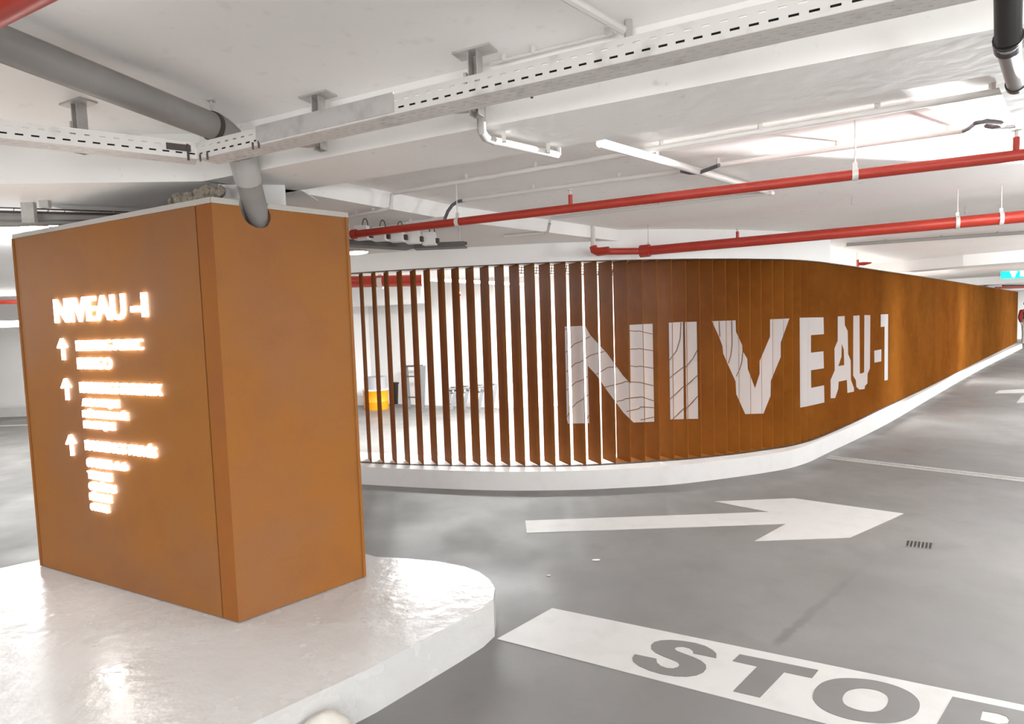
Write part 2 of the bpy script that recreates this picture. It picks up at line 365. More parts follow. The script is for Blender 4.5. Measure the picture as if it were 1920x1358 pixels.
# ---- lit text
def text_mesh(txt, bold):
    cu = bpy.data.curves.new('t', 'FONT'); cu.body = txt; cu.size = 1; cu.offset = bold; cu.resolution_u = 3
    o = bpy.data.objects.new('t', cu); C.objects.link(o); dg = bpy.context.evaluated_depsgraph_get(); dg.update()
    me = o.evaluated_get(dg).to_mesh(); vs = [v.co.copy() for v in me.vertices]; fs = [tuple(p.vertices) for p in me.polygons]
    o.evaluated_get(dg).to_mesh_clear(); bpy.data.objects.remove(o); bpy.data.curves.remove(cu); return vs, fs
CAP = {}
def lit_text(txt, x0, x1, yt, yb, bold=.008):
    if bold not in CAP:
        v, _ = text_mesh('E', bold); CAP[bold] = (min(p.y for p in v), max(p.y for p in v))
    c0, c1 = CAP[bold]; vs, fs = text_mesh(txt, bold); xa = min(p.x for p in vs); xb = max(p.x for p in vs)
    sA, zT = sz(x0, yt, P0, uL); sA2, zB_ = sz(x0, yb, P0, uL); sB, _ = sz(x1, (yt+yb)/2, P0, uL)
    kx = (sB-sA)/(xb-xa); kz = (zT-zB_)/(c1-c0)
    pts = [P0+uL*(sA+(p.x-xa)*kx)+Vector((0, 0, zB_+(p.y-c0)*kz)) for p in vs]
    m_ = MB(); m_.add([p+nL*.014 for p in pts], fs)
    # rim
    ed = {}
    for f in fs:
        for i in range(len(f)):
            e = (f[i], f[(i+1) % len(f)]); k_ = tuple(sorted(e)); ed[k_] = None if k_ in ed else e
    for e in ed.values():
        if e: m_.add([pts[e[0]]+nL*.014, pts[e[1]]+nL*.014, pts[e[1]]+nL*.001, pts[e[0]]+nL*.001], [(0, 1, 2, 3)])
    o = m_.build('sign_text', M['sign'], pil); o['label'] = 'lit white lettering line on the rust panel'; return o
lit_text('NIVEAU', 104, 237.5, 562, 606, .02)
lit_text('-1', 247, 278, 551, 596, .05)
lit_text('PARKING PUBLIC', 146, 270, 639, 658)
lit_text('INDIGO', 148.5, 211, 671, 692)
lit_text('PARKINGS BUREAUX', 153, 305, 716.5, 736)
lit_text('ATLANTIQUE', 157, 225, 747, 761)
lit_text('MÉDITERRANÉE', 158.5, 242, 769, 782)
lit_text('PACIFIQUE', 160.5, 217, 788.5, 802)
lit_text('PARKINGS PRIVÉS', 163, 295, 825, 843)
lit_text('COGEDIM', 166, 210, 858, 874, .0)
lit_text('club', 212, 242, 864, 879, .03)
lit_text('TERRASSE', 167.5, 211.5, 882, 896)
lit_text('CINÉMAS', 170, 219, 902.5, 917)
lit_text('RÉSIDENCE', 171.5, 211, 923, 936)
lit_text('OFFICE', 173, 206, 942, 955)
for (x0, x1, y0, y1) in ((109.5, 130.6, 635, 675), (116.5, 137.7, 710, 750), (126.5, 146, 815, 854)):
    cx = (x0+x1)/2-.5; pl = [(-.5, .45), (-.35, .52), (-.0, .0), (.35, .52), (.5, .45)]
    head = [(cx-3, y0), (cx-9, y0+17), (cx-7.5, y0+18.5), (cx-1.2, y0+13), (cx+.6, y1), (cx+4.4, y1), (cx+2, y0+13), (cx+7.5, y0+17), (cx+9, y0+15.5), (cx-.6, y0-.4)]
    pts = [on_face(a, b, P0, uL) for a, b in head]; tr = tessellate_polygon([[Vector((a, b, 0)) for a, b in head]])
    m_ = MB(); m_.add([p+nL*.012 for p in pts], tr); kk = len(pts); m_.add([p+nL*.012 for p in pts]+[p+nL*.001 for p in pts], [(i, (i+1) % kk, kk+(i+1) % kk, kk+i) for i in range(kk)])
    m_.build('arrow', M['sign'], pil)['label'] = 'lit white up arrow on the rust panel'

# ================================================================== SLAT SCREEN
scr = thing('slat_screen', (1.0, 5.9, .18), 'long curving rust brown slat screen painted with large white NIVEAU-1', 'screen')
ND = .25; TH = .006; SZ0, SZ1 = .185, 2.172
def clip(poly, ax, lim, sgn):
    out = []
    for i in range(len(poly)):
        p = poly[i]; q = poly[(i+1) % len(poly)]; a = sgn*(p[ax]-lim); b = sgn*(q[ax]-lim)
        if a <= 0: out.append(p)
        if (a < 0 < b) or (b < 0 < a):
            t = a/(a-b); out.append((p[0]+(q[0]-p[0])*t, p[1]+(q[1]-p[1])*t))
    return out
c8 = lambda l: crop(l, 1030, 470, 3.157)
c9 = lambda l: crop(l, 1480, 570, 6.171)
LETTERS = [
 [c8([(92, 450), (212, 445), (243, 500), (345, 612), (437, 740), (482, 788), (476, 440), (612, 433), (622, 1013), (500, 1018), (440, 960), (345, 832), (280, 738), (228, 682), (237, 1022), (112, 1025), (105, 1000)])],
 [c8([(708, 427), (792, 422), (797, 998), (717, 1000)])],
 [c8([(803, 423), (873, 421), (882, 996), (813, 997)])],
 [c8([(963, 418), (1103, 413), (1105, 480), (1143, 562), (1143, 592), (1172, 640), (1175, 700), (1218, 815), (1245, 730), (1245, 655), (1307, 510), (1307, 407), (1421, 402), (1370, 545), (1370, 630), (1312, 770), (1310, 860), (1268, 965), (1160, 968), (1107, 850), (1103, 775), (1060, 680), (1030, 610), (1025, 565), (1005, 510)])],
 [c9([(120, 160), (395, 155), (400, 350), (250, 362), (250, 565), (395, 548), (400, 745), (250, 768), (253, 972), (402, 942), (405, 1140), (300, 1165), (185, 1190), (125, 1200)])],
 [c9([(560, 145), (640, 140), (642, 245), (675, 315), (680, 580), (710, 655), (713, 880), (748, 975), (748, 1015), (672, 1030), (665, 880), (570, 900), (565, 985), (530, 1090), (478, 1092), (478, 880), (525, 770), (522, 515), (560, 425)]), c9([(605, 460), (603, 610), (567, 720), (635, 708), (630, 530)])],
 [c9([(740, 138), (812, 133), (815, 805), (840, 805), (865, 790), (868, 130), (937, 130), (932, 745), (905, 810), (903, 920), (875, 950), (870, 985), (810, 992), (775, 960), (770, 885), (738, 830)])],
 [c9([(982, 542), (1065, 525), (1063, 665), (985, 680)])],
 [c9([(1057, 122), (1143, 118), (1140, 880), (1100, 888), (1102, 262), (1057, 268)])]]
TRI = []
for polys in LETTERS:
    flat = [p for pl in polys for p in pl]
    for t in tessellate_polygon([[Vector((a, b, 0)) for a, b in pl] for pl in polys]): TRI.append([flat[i] for i in t])
LN = [[(92, 470), (125, 447)], [(98, 603), (152, 552), (183, 540), (243, 508)], [(102, 718), (155, 668), (185, 660), (245, 620), (272, 612), (328, 597)], [(104, 828), (160, 778), (190, 770), (228, 745)], [(108, 985), (125, 940), (165, 900), (192, 885), (232, 855)], [(215, 1020), (235, 975)],
      [(280, 733), (345, 693), (362, 690), (405, 688)], [(330, 810), (365, 800), (437, 783), (450, 775), (527, 780), (537, 780), (617, 800)], [(400, 893), (440, 885), (450, 877), (530, 868), (545, 865), (620, 890)], [(458, 952), (530, 937), (542, 925), (620, 930)], [(542, 1003), (622, 985)],
      [(477, 475), (518, 478), (532, 476), (612, 495)], [(480, 583), (520, 583), (532, 580), (615, 593)], [(482, 683), (522, 688), (535, 683), (617, 697)],
      [(780, 425), (775, 520), (755, 590), (712, 650)], [(877, 590), (850, 640), (808, 690), (795, 690), (755, 720), (713, 755)], [(877, 740), (808, 803), (797, 803), (716, 880)], [(880, 862), (812, 935), (797, 935), (730, 1000)],
      [(1005, 418), (1010, 510)], [(1080, 415), (1082, 560), (1075, 620), (1060, 668)], [(1147, 590), (1140, 660), (1128, 700), (1108, 745)]]
LTRI = []
for l in LN:
    l = c8(l)
    for a, b in zip(l, l[1:]):
        d = Vector((b[0]-a[0], b[1]-a[1])).normalized()*.7; nx = (-d.y, d.x)
        q = [(a[0]+nx[0], a[1]+nx[1]), (b[0]+nx[0], b[1]+nx[1]), (b[0]-nx[0], b[1]-nx[1]), (a[0]-nx[0], a[1]-nx[1])]
        LTRI.append([q[0], q[1], q[2]]); LTRI.append([q[0], q[2], q[3]])
def slat_dir(i):
    t = (PATH[min(i+1, len(PATH)-1)]-PATH[max(i-1, 0)]); a = math.degrees(math.atan2(t.y, t.x))
    b = 112+max(0, a-10)*1.4 if PATH[i].x > 1.2 else 112
    return Vector((math.cos(R(b)), math.sin(R(b)), 0))
def project(P):
    v = P-EYE; d = v.dot(fw); return 960+F_PX*v.dot(RT)/d, 679-F_PX*v.dot(UP)/d
first = next(i for i, p in enumerate(PATH) if p.x > -2.05)
stuff = MB()
for i in range(first, len(PATH)):
    Fp = PATH[i]; wd = slat_dir(i); nrm = Vector((-wd.y, wd.x, 0))
    if nrm.dot(EYE-Fp) < 0: nrm = -nrm
    jit = random.uniform(-.002, .002)
    c = Fp+wd*(ND/2)-nrm*(TH/2)+Vector((0, 0, (SZ0+SZ1)/2))
    far = i-first >= 100
    mb = stuff if far else MB()
    mb.box(c, wd*(ND/2), nrm*(TH/2), Vector((0, 0, (SZ1-SZ0)/2)))
    if far: continue
    sl = mb.build('slat', M['slat'], scr)
    # painted slice of the big lettering
    prev = PATH[i-1]; d = prev-EYE; n2 = nrm; tt = (Fp-EYE).dot(n2)/d.dot(n2); svis = min(ND, ((EYE+d*tt)-Fp).dot(wd)+.004)
    if svis < .004: svis = ND
    pm = MB()
    for lst, mi, off in ((TRI, 0, .0015), (LTRI, 1, .003)):
        for tri in lst:
            pp = []
            for a, b in tri:
                q = on_face(a, b, Fp, wd); pp.append(((q-Fp).dot(wd), q.z))
            for ax, lim, sg in ((0, 0.0, -1), (0, svis, 1), (1, SZ0, -1), (1, SZ1, 1)):
                pp = clip(pp, ax, lim, sg)
                if len(pp) < 3: break
            if len(pp) < 3: continue
            ar = abs(sum(pp[k][0]*pp[(k+1) % len(pp)][1]-pp[(k+1) % len(pp)][0]*pp[k][1] for k in range(len(pp))))/2
            if ar < 1e-6: continue
            pm.add([Fp+wd*s+Vector((0, 0, z))+nrm*off for s, z in pp], [tuple(range(len(pp)))], mi)
    # group the slices that hang together, one painted part per separate piece
    def bounds(f): zz = [pm.v[k][2] for k in f]; ss = [(Vector(pm.v[k])-Fp).dot(wd) for k in f]; return [min(zz), max(zz), min(ss), max(ss)]
    groups = []
    for f, mi in zip(pm.f, pm.m):
        b = bounds(f); e = .004; hit = [g for g in groups if not (b[0] > g[0][1]+e or b[1] < g[0][0]-e or b[2] > g[0][3]+e or b[3] < g[0][2]-e)]
        ng = [b, [(f, mi)]]
        for g in hit:
            groups.remove(g); ng[0] = [min(ng[0][0], g[0][0]), max(ng[0][1], g[0][1]), min(ng[0][2], g[0][2]), max(ng[0][3], g[0][3])]; ng[1] += g[1]
        groups.append(ng)
    for _, fl in groups:
        q_ = MB()
        for f, mi in fl: q_.add([pm.v[k] for k in f], [tuple(range(len(f)))], mi)
        me = q_.build('painted_letter', [M['paint'], M['tread']], scr); me.parent = sl; me.matrix_parent_inverse = Matrix.Identity(4)
        me['label'] = 'white painted slice of the big lettering'
so = stuff.build('slat', M['slat'], scr); so['kind'] = 'stuff'
vis = PATH[first:]
for z0, z1, nm in ((.18, .187, 'bottom_rail'), (2.168, 2.175, 'top_rail')):
    mb = MB(); mb.prism([tuple(p[:2]) for p in offset(vis, -.004)]+[tuple(p[:2]) for p in offset(vis, .03)][::-1], z0, z1); mb.build(nm, M['dark'], scr)

pl_ = [p for p in vis if p.x > .95]
mb = MB(); mb.prism([tuple(p[:2]) for p in offset(pl_, .0)]+[tuple(p[:2]) for p in offset(pl_, .26)][::-1], .18, .1855); mb.build('base_plate', M['slat'], scr)
mb = MB(); mb.prism([tuple(p[:2]) for p in offset(pl_, .0)]+[tuple(p[:2]) for p in offset(pl_, .26)][::-1], 2.1695, 2.1745); mb.build('head_plate', M['slat'], scr)

# ================================================================== ROAD MARKINGS
def decal(name, polys, m, parent=None, z=.002, th=.002):
    """polys: outer + holes in image points, laid on the road"""
    w3 = [[at(a, b, 0) for a, b in pl] for pl in polys]; flat = [p for pl in w3 for p in pl]
    tr = tessellate_polygon([[Vector((p.x, p.y, 0)) for p in pl] for pl in w3])
    mb = MB(); mb.add([(p.x, p.y, z+th) for p in flat], tr)
    for pl in w3:
        k = len(pl); mb.add([(p.x, p.y, z+th) for p in pl]+[(p.x, p.y, 0.0005) for p in pl], [(i, (i+1) % k, k+(i+1) % k, k+i) for i in range(k)])
    return mb.build(name, M[m], parent)
c4 = lambda l: crop(l, 900, 880, 1.882)
o = decal('road_arrow', [c4([(160, 183), (1020, 152), (828, 115), (1107, 104), (1495, 158), (1305, 243), (970, 255), (1080, 194), (165, 226)])], 'mark')
tag(o, 'long white painted road arrow pointing right, in front of the curved kerb', 'road marking')
st = thing('stop_line', at(1300, 1240, 0), 'white painted stop bar with grey STOP letters at bottom right', 'road marking')
e0 = at(1035.5, 1141.4, 0); e1 = at(1920, 1323.7, 0); b0 = at(932, 1199, 0); b1 = at(1548, 1358, 0)
ut = (e1-e0).normalized(); ub = (b1-b0).normalized()
pl = [e0, e0+ut*2.9, b0+ub*3.3, b0]
mb = MB(); mb.prism([tuple(p[:2]) for p in pl][::-1], .0005, .003); mb.build('painted_bar', M['mark'], st)
cS = lambda l: crop(l, 1160, 1160, 4.8)
cO = lambda l: crop(l, 1500, 1220, 4.571)
def smooth(pts, n=4):
    out = []; k = len(pts)
    for i in range(k):
        a, b, c, d = [Vector(pts[(i+j) % k]) for j in (-1, 0, 1, 2)]
        for q in range(n):
            t = q/n; out.append(tuple(.5*((2*b)+(c-a)*t+(2*a-5*b+4*c-d)*t*t+(3*b-a-3*c+d)*t**3)))
    return out
S_ = [(145, 330), (340, 370), (345, 405), (380, 435), (435, 455), (490, 458), (535, 445), (548, 425), (530, 400), (470, 375), (400, 348), (330, 315), (295, 280), (292, 248), (320, 220), (380, 205), (470, 201), (580, 210), (690, 228), (780, 255), (845, 290), (880, 325), (878, 364), (672, 322), (668, 298), (635, 275), (580, 262), (530, 263), (503, 275), (520, 297), (590, 325), (680, 358), (745, 390), (785, 425), (788, 460), (760, 495), (700, 520), (610, 532), (500, 528), (380, 508), (270, 475), (180, 435), (130, 395), (123, 365)]
decal('letter', [cS(S_)], 'mark_dark', st, .004, .001)
decal('letter', [cS([(1090, 330), (1798, 473), (1740, 545), (1490, 492), (1272, 720), (1030, 663), (1248, 440), (1025, 390)])], 'mark_dark', st, .004, .001)
Oo = [(110, 400), (130, 340), (190, 285), (300, 252), (440, 246), (620, 262), (800, 305), (930, 360), (1000, 415), (1027, 470), (1010, 535), (950, 585), (850, 618), (740, 630), (600, 625), (430, 600), (270, 550), (170, 495), (120, 440)]
Oi = [(365, 435), (375, 390), (410, 355), (480, 335), (560, 333), (660, 350), (735, 385), (758, 425), (745, 475), (700, 518), (640, 534), (560, 532), (460, 508), (390, 475)]
decal('letter', [cO(smooth(Oo)), cO(smooth(Oi))[::-1]], 'mark_dark', st, .004, .001)
pw = [(1308, 405), (1960, 540), (2120, 600), (2180, 690), (2120, 760), (1980, 775), (1760, 740), (1480, 690), (1420, 900), (1060, 840)]
hole = [(1565, 527), (1700, 550), (1770, 575), (1793, 605), (1780, 635), (1700, 640), (1545, 605)]
decal('letter', [cO(pw), cO(hole)[::-1]], 'mark_dark', st, .004, .001)
o = decal('road_arrow', [crop([(385, 1170), (425, 1143), (640, 1133), (700, 1128), (900, 1220), (700, 1245), (570, 1250), (615, 1195), (640, 1180), (640, 1165)], 1780, 480, 4.53)], 'mark')
tag(o, 'white painted road arrow at the right edge, farther along the slat screen', 'road marking')
mb = MB(); mb.box((-9.2, 10.95, .002), (5, 0, 0), (0, .06, 0), (0, 0, .0015)); tag(mb.build('road_line', M['mark']), 'thin white painted line on the floor left of the sign pillar', 'road marking')
# gully
g0 = at(1700, 1014, 0); g1 = at(1749, 1019, 0); g2 = at(1745, 1030, 0); g3 = at(1697, 1025, 0)
t = thing('floor_grate', (g0+g2)/2, 'small slotted drain grate set in the grey road near arrow tip', 'drain')
ug = (g1-g0); vg = (g3-g0)
mb = MB(); mb.box((g0+g2)/2+Vector((0, 0, .001)), ug*.54, vg*.58, Vector((0, 0, .001))); mb.build('frame', M['road'], t)
mb = MB()
for k in range(7): mb.box(g0+ug*((k+.5)/7)+vg*.5+Vector((0, 0, .003)), ug*.042, vg*.46, Vector((0, 0, .0006)))
mb.build('slot', M['black'], t)
# joint channel across the lane
a = at(1552, 858, 0); b = at(1920, 901, 0); a2 = at(1570, 865, 0)
u = (b-a).normalized(); v = Vector((-u.y, u.x, 0)); L_ = 6.0
t = thing('joint_channel', a, 'narrow double metal joint strip crossing the road from the kerb', 'drain')
mb = MB(); mb.box(a+u*L_/2+Vector((0, 0, .002)), u*L_/2, v*.07, Vector((0, 0, .001))); mb.build('channel', M['black'], t)
for s in (-1, 1):
    mb = MB(); mb.box(a+u*L_/2+v*(.055*s)+Vector((0, 0, .004)), u*L_/2, v*.016, Vector((0, 0, .003))); mb.build('rail', M['pipe_light'], t)
mb = MB(); mb.box(a+u*L_/2+Vector((0, 0, .004)), u*L_/2, v*.012, Vector((0, 0, .003))); mb.build('rail', M['galv'], t)

# lump of mortar beside the island
def lump(name, c, rx, ry, rz, m, seed, label, cat, rot=0):
    rnd = random.Random(seed); mb = MB(); n_, k = 12, 7; vs = []
    for i in range(k+1):
        th_ = math.pi*i/k
        for j in range(n_):
            ph = 2*math.pi*j/n_; r = 1+rnd.uniform(-.12, .12)
            x = rx*r*math.sin(th_)*math.cos(ph); y = ry*r*math.sin(th_)*math.sin(ph)
            vs.append((c[0]+x*math.cos(rot)-y*math.sin(rot), c[1]+x*math.sin(rot)+y*math.cos(rot), max(.0, c[2]+rz*math.cos(th_)*(1 if 0 < i < k else .97))))
    fs = [(i*n_+j, (i+1)*n_+j, (i+1)*n_+(j+1) % n_, i*n_+(j+1) % n_) for i in range(k) for j in range(n_)]
    mb.add(vs, fs); return tag(mb.build(name, M[m], smooth=True), label, cat)
pl_ = at(606, 1368, .1)
lump('mortar_lump', (pl_.x, pl_.y, .06), .10, .075, .105, 'stone', 3, 'pale lump of mortar on the road against the island edge', 'rubble', R(40))
for (px, py, r_, lb) in ((1118, 1051, .022, 'white paper scrap on the road below the arrow shaft'), (1029, 1080, .010, 'tiny white chip on the road beside the rounded island end')):
    p = at(px, py, 0); lump('scrap', (p.x, p.y, .003), r_*1.3, r_*.6, .003, 'paper', px, lb, 'litter')

# ================================================================== OVERHEAD SERVICES
def perforated(mb, o, u, v, nrm, length, width, rows, th=.002):
    """sheet from o along u (length) and v (width); rows = (v0, v1, pitch, slot)"""
    def q(s0, s1, v0, v1):
        mb.box(o+u*((s0+s1)/2)+v*((v0+v1)/2), u*((s1-s0)/2), v*((v1-v0)/2), nrm*(th/2))
    vv = 0
    for v0, v1, pitch, slot, ph in rows:
        q(0, length, vv, v0); s = ph
        prev = 0
        while s < length-slot:
            q(prev, s, v0, v1); prev = s+slot; s += pitch
        q(prev, length, v0, v1); vv = v1
    q(0, length, vv, width)
UZ = Vector((0, 0, 1))
def tray(a, b, label, hgt=.058, wid=.09):
    a = Vector(a); b = Vector(b); u = (b-a).normalized(); L = (b-a).length; back = Vector((-u.y, u.x, 0))
    t = thing('cable_tray', a, label, 'cable tray')
    mb = MB(); perforated(mb, a, u, UZ, back, L, hgt, [(.014, .020, .042, .022, .01), (.038, .043, .042, .018, .03)]); mb.build('side_wall', M['galvp'], t)
    mb = MB(); perforated(mb, a, u, back, UZ, L, wid, [(.022, .026, .038, .02, .01), (.044, .048, .038, .02, .025), (.066, .07, .038, .02, .01)]); mb.build('perforated_base', M['galvp'], t)
    mb = MB(); perforated(mb, a+back*wid, u, UZ, back, L, hgt, [(.025, .032, .042, .022, .01)]); mb.build('side_wall', M['galvp'], t)
    mb = MB(); mb.tube([a+back*.024+UZ*.018, b+back*.024+UZ*.018], .014, 8); mb.build('cable', M['black'], t, True)  # unseen black cables added inside so the lower slots look dark
    mb = MB(); mb.tube([a+back*.06+UZ*.018, b+back*.06+UZ*.018], .015, 8); mb.build('cable', M['black'], t, True)
    mb = MB(); mb.box(a+u*L/2+back*.006+UZ*hgt, u*L/2, back*.006, UZ*.0015); mb.build('rim', M['galvp'], t)
    return t, u, back
TZ = 2.26; tr0 = at(370, 298, TZ); tr1 = at(1700, -5, TZ); ud = (tr1-tr0).normalized()
t, u, back = tray(tr0, tr1+ud*1.2, 'perforated grey cable tray running from the drain pipe bend to upper right')
for s in (.02, .06, .30, .33):
    mb = MB(); p = tr0+u*s; mb.tube([p-UZ*.012-back*.002, p+UZ*.012-back*.002], .004, 6); mb.build('bolt', M['dark'], t)
mb = MB(); mb.box(tr0+u*.62+UZ*.035-back*.003, u*.3, back*.0015, UZ*.03); mb.build('joint_plate', M['galv'], t)
tl1 = at(0, 258, TZ); tl = (tl1-tr0)
t2, u2, back2 = tray(tr0+tl*2.2, tr0, 'perforated grey cable tray running left from the drain pipe bend')
mb = MB(); mb.box(tr0-u2*.06+UZ*.035-back2*.003, u2*.04, back2*.0015, UZ*.012); mb.tube([tr0-u2*.03-back2*.004-UZ*.01, tr0-u2*.03-back2*.004+UZ*.05], .004, 6); mb.build('tie', M['dark'], t2)
# flat cables in the tray
def cable(name, pts, r, m, label, cat, n=8, parent=None):
    mb = MB(); mb.tube(pts, r, n); o = mb.build(name, M[m], parent, smooth=True)
    return tag(o, label, cat) if label else o

# tray hangers
def hanger(px, py_top, px2, py_bot, Yoff, lab, arm=True, bw=.03):
    top = at(px, py_top, Z0-.01); d = ray(px2, py_bot)
    tt = (top.y)/d.y; zb = 1.6+d.z*tt
    t = thing('tray_hanger', (top.x, top.y, Z0), lab, 'bracket', 'tray hangers')
    mb = MB(); mb.box((top.x, top.y, Z0-.004), ud*.075, back*.035, UZ*.004); mb.build('ceiling_plate', M['galv'], t)
    mb = MB(); H = (Z0-zb)/2; c = Vector((top.x, top.y, zb+H))
    mb.box(c+ud*bw*.6, ud*.002, back*.02, UZ*H); mb.box(c-ud*bw*.6, ud*.002, back*.02, UZ*H); mb.box(c+back*.02, ud*bw*.6, back*.002, UZ*H)
    mb.build('channel', M['galv'], t)
    if arm:
        mb = MB(); p = Vector((top.x, top.y, zb+.03)); e = p-ud*.16-back*.02+UZ*.035
        mb.tube([p, p-ud*.06+UZ*.004, p-ud*.12+UZ*.016, e], [.012, .014, .014, .008], 8); mb.box(p-ud*.02, ud*.04, back*.02, UZ*.004)
        mb.build('support_arm', M['galv'], t, True)
    mb = MB(); mb.box(Vector((top.x, top.y, 2.47))-ud*.034-back*.005, ud*.006, back*.014, UZ*.035); mb.build('clamp', M['galv'], t)
    return t
hanger(890, 101, 905, 218, 0, 'grey bracket hanging the tray, middle one with curved arm above white elbow pipe')
hanger(596, 184, 604, 282, 0, 'grey bracket hanging the tray, just right of the drain pipe bend')
hanger(147, 197, 150, 288, 0, 'grey bracket hanging the left tray run below the big grey pipe', arm=False)
hanger(1765, -60, 1770, 30, 0, 'short grey bracket hanging from slab at the upper right corner', arm=False, bw=.05)

# big grey drain pipe
dA = at(422, 246, 2.47); dB = at(-60, 57, 2.49)
e1_ = dA; dn = (dA-dB).normalized()
low = on_face(484, 412, P1-nR*.07, uR); topj = at(449, 272, 2.43)
t = thing('drain_pipe', dA, 'thick grey drain pipe bending down into the notch of the rust pillar', 'pipe')
rP = .056
mb = MB(); mb.tube([dB-dn*1.5, dA-dn*.05], rP, 24); mb.build('pipe_run', M['pipe'], t, True)
dv = (low-topj).normalized()
pa = dA-dn*.06; pc = topj+dv*.05; pm_ = dA+dn*.015+dv*.0
arc = [pa*(1-s)**2+pm_*2*s*(1-s)+pc*s*s for s in [k/8 for k in range(9)]]
mb = MB(); mb.tube(arc, rP*1.06, 24); mb.build('elbow', M['pipe'], t, True)
mid = topj+(low-topj)*.45
mb = MB(); mb.tube([pc-dv*.01, mid], rP*1.07, 24); mb.build('collar', M['pipe_light'], t, True)
mb = MB(); mb.tube([mid-dv*.01, low+dv*.22], rP, 24); mb.build('down_pipe', M['pipe'], t, True)
mb = MB(); mb.tube([dA-dn*.075, dA-dn*.055], rP*1.09, 24); mb.build('clamp_ring', M['dark'], t, True)
hk = dA-dn*.065
mb = MB(); mb.tube([hk+UZ*.05, Vector((hk.x, hk.y, Z0))], .004, 6); mb.box(Vector((hk.x, hk.y, Z0-.003)), (.014, 0, 0), (0, .014, 0), (0, 0, .003)); mb.build('hanging_rod', M['galv'], t)
tp = at(412, 345, ZB+.0); cable('conduit', [Vector((tp.x, tp.y, ZB)), Vector((tp.x, tp.y, 2.215))], .008, 'conduit', 'thin white upright conduit dropping onto pillar top beside the drain pipe', 'conduit')

# black pipe upper right
q0 = at_y(1890, -80, 1.35); q1 = at_y(1890, 78, 1.45); q2 = at_y(1906, 158, 1.75)
t = thing('black_pipe', q1, 'black pipe coming down at the top right corner with dark elbow', 'pipe')
mb = MB(); mb.tube([q0, q1], .026, 18); mb.build('pipe_run', M['black'], t, True)
mb = MB(); mb.tube([q1-(q1-q0).normalized()*.01, q1+(q2-q1)*.1], .030, 18); mb.build('elbow', M['black'], t, True)
mb = MB(); mb.tube([q1, q2], [.026, .022], 18); mb.build('lower_run', M['pipe'], t, True)
mb = MB(); mb.tube([q2-(q2-q1).normalized()*.02, q2+(q2-q1).normalized()*.01], .026, 18); mb.build('collar', M['black'], t, True)

# red pipes
def red_pipe(a, b, r, label, hangers, couplings=(), cl=None):
    t = thing('red_pipe', a, label, 'pipe'); u = (b-a).normalized()
    mb = MB(); mb.tube([a, b], r, 20); mb.build('pipe_run', M['red'], t, True)
    for f, kind in hangers:
        p = a+(b-a)*f; top = Vector((p.x, p.y, ZS))
        if kind == 'red':
            h = r+.05; mb = MB(); mb.tube([p, p+UZ*h], min(r*.5, .013), 10); mb.build('sprinkler_riser', M['red'], t, True)
            mb = MB(); mb.tube([p+UZ*h, p+UZ*(h+.025)], .007, 8); mb.box(p+UZ*(h+.027), (.014, 0, 0), (0, .014, 0), (0, 0, .002)); mb.build('sprinkler_head', M['galv'], t)
        else:
            mb = MB(); mb.tube([p+UZ*r, top], .004, 6); mb.build('hanging_rod', M['galvp'], t)
            mb = MB(); mb.tube([p-u*.012, p+u*.012], r*1.12, 18); mb.box(p+UZ*(r+.015), u*.01, Vector((-u.y, u.x, 0))*.004, UZ*.016); mb.build('pipe_clamp', M['galvp'], t)
    for f, L in couplings:
        p = a+(b-a)*f; mb = MB(); mb.tube([p-u*L, p-u*L*.9, p+u*L*.9, p+u*L], [r*1.05, r*1.35, r*1.35, r*1.05], 20); mb.build('coupling', M['red'], t, True)
    return t
ra = at(660, 440, 2.22); rb = at(1920, 290, 2.22); ru = (rb-ra)
def frac(a, b, px):
    lo, hi = 0, 1.5
    for _ in range(40):
        m_ = (lo+hi)/2; x = project(a+(b-a)*m_)[0]
        if x < px: lo = m_
        else: hi = m_
    return lo
red_pipe(ra, ra+ru*1.5, .024, 'upper red sprinkler pipe crossing the ceiling from the pillar corner to the right edge',
         [(frac(ra, rb, 858)/1.5, 'rod'), (frac(ra, rb, 1070)/1.5, 'red'), (frac(ra, rb, 1603)/1.5, 'rod'), (frac(ra, rb, 1905)/1.5, 'red')], [(.004, .02)])
rc = at(1205, 471, 2.225); rd_ = at(1920, 406, 2.225)
t = red_pipe(rc, rc+(rd_-rc)*1.4, .042, 'lower red sprinkler pipe above the NIVEAU slats ending in stepped elbows',
         [(frac(rc, rd_, 1216)/1.4, 'rod'), (frac(rc, rd_, 1383)/1.4, 'red'), (frac(rc, rd_, 1795)/1.4, 'rod'), (frac(rc, rd_, 1877)/1.4, 'rod')], [(.006, .05)])
u = (rd_-rc).normalized(); re = at(1118, 472, 2.225)
mb = MB(); mb.tube([rc, re], .03, 16); mb.build('reduced_end', M['red'], t, True)
mb = MB(); mb.tube([re+u*.12, re+u*.02-UZ*.004, re-u*.02+UZ*.015, re-u*.03+UZ*.05], [.036, .040, .038, .034], 16); mb.build('elbow', M['red'], t, True)
mb = MB(); mb.tube([re-u*.03+UZ*.045, re-u*.03+UZ*(ZS-2.225)], .022, 12); mb.build('riser', M['galvp'], t, True)
# red pipe corner, top left, near the camera
n0 = at(-60, 40, 2.40); n1 = at(90, -40, 2.40)
cable('red_pipe', [n0-(n1-n0)*2, n1+(n1-n0)*3], .040, 'red', 'red pipe cutting the top left corner of the view', 'pipe', 20)

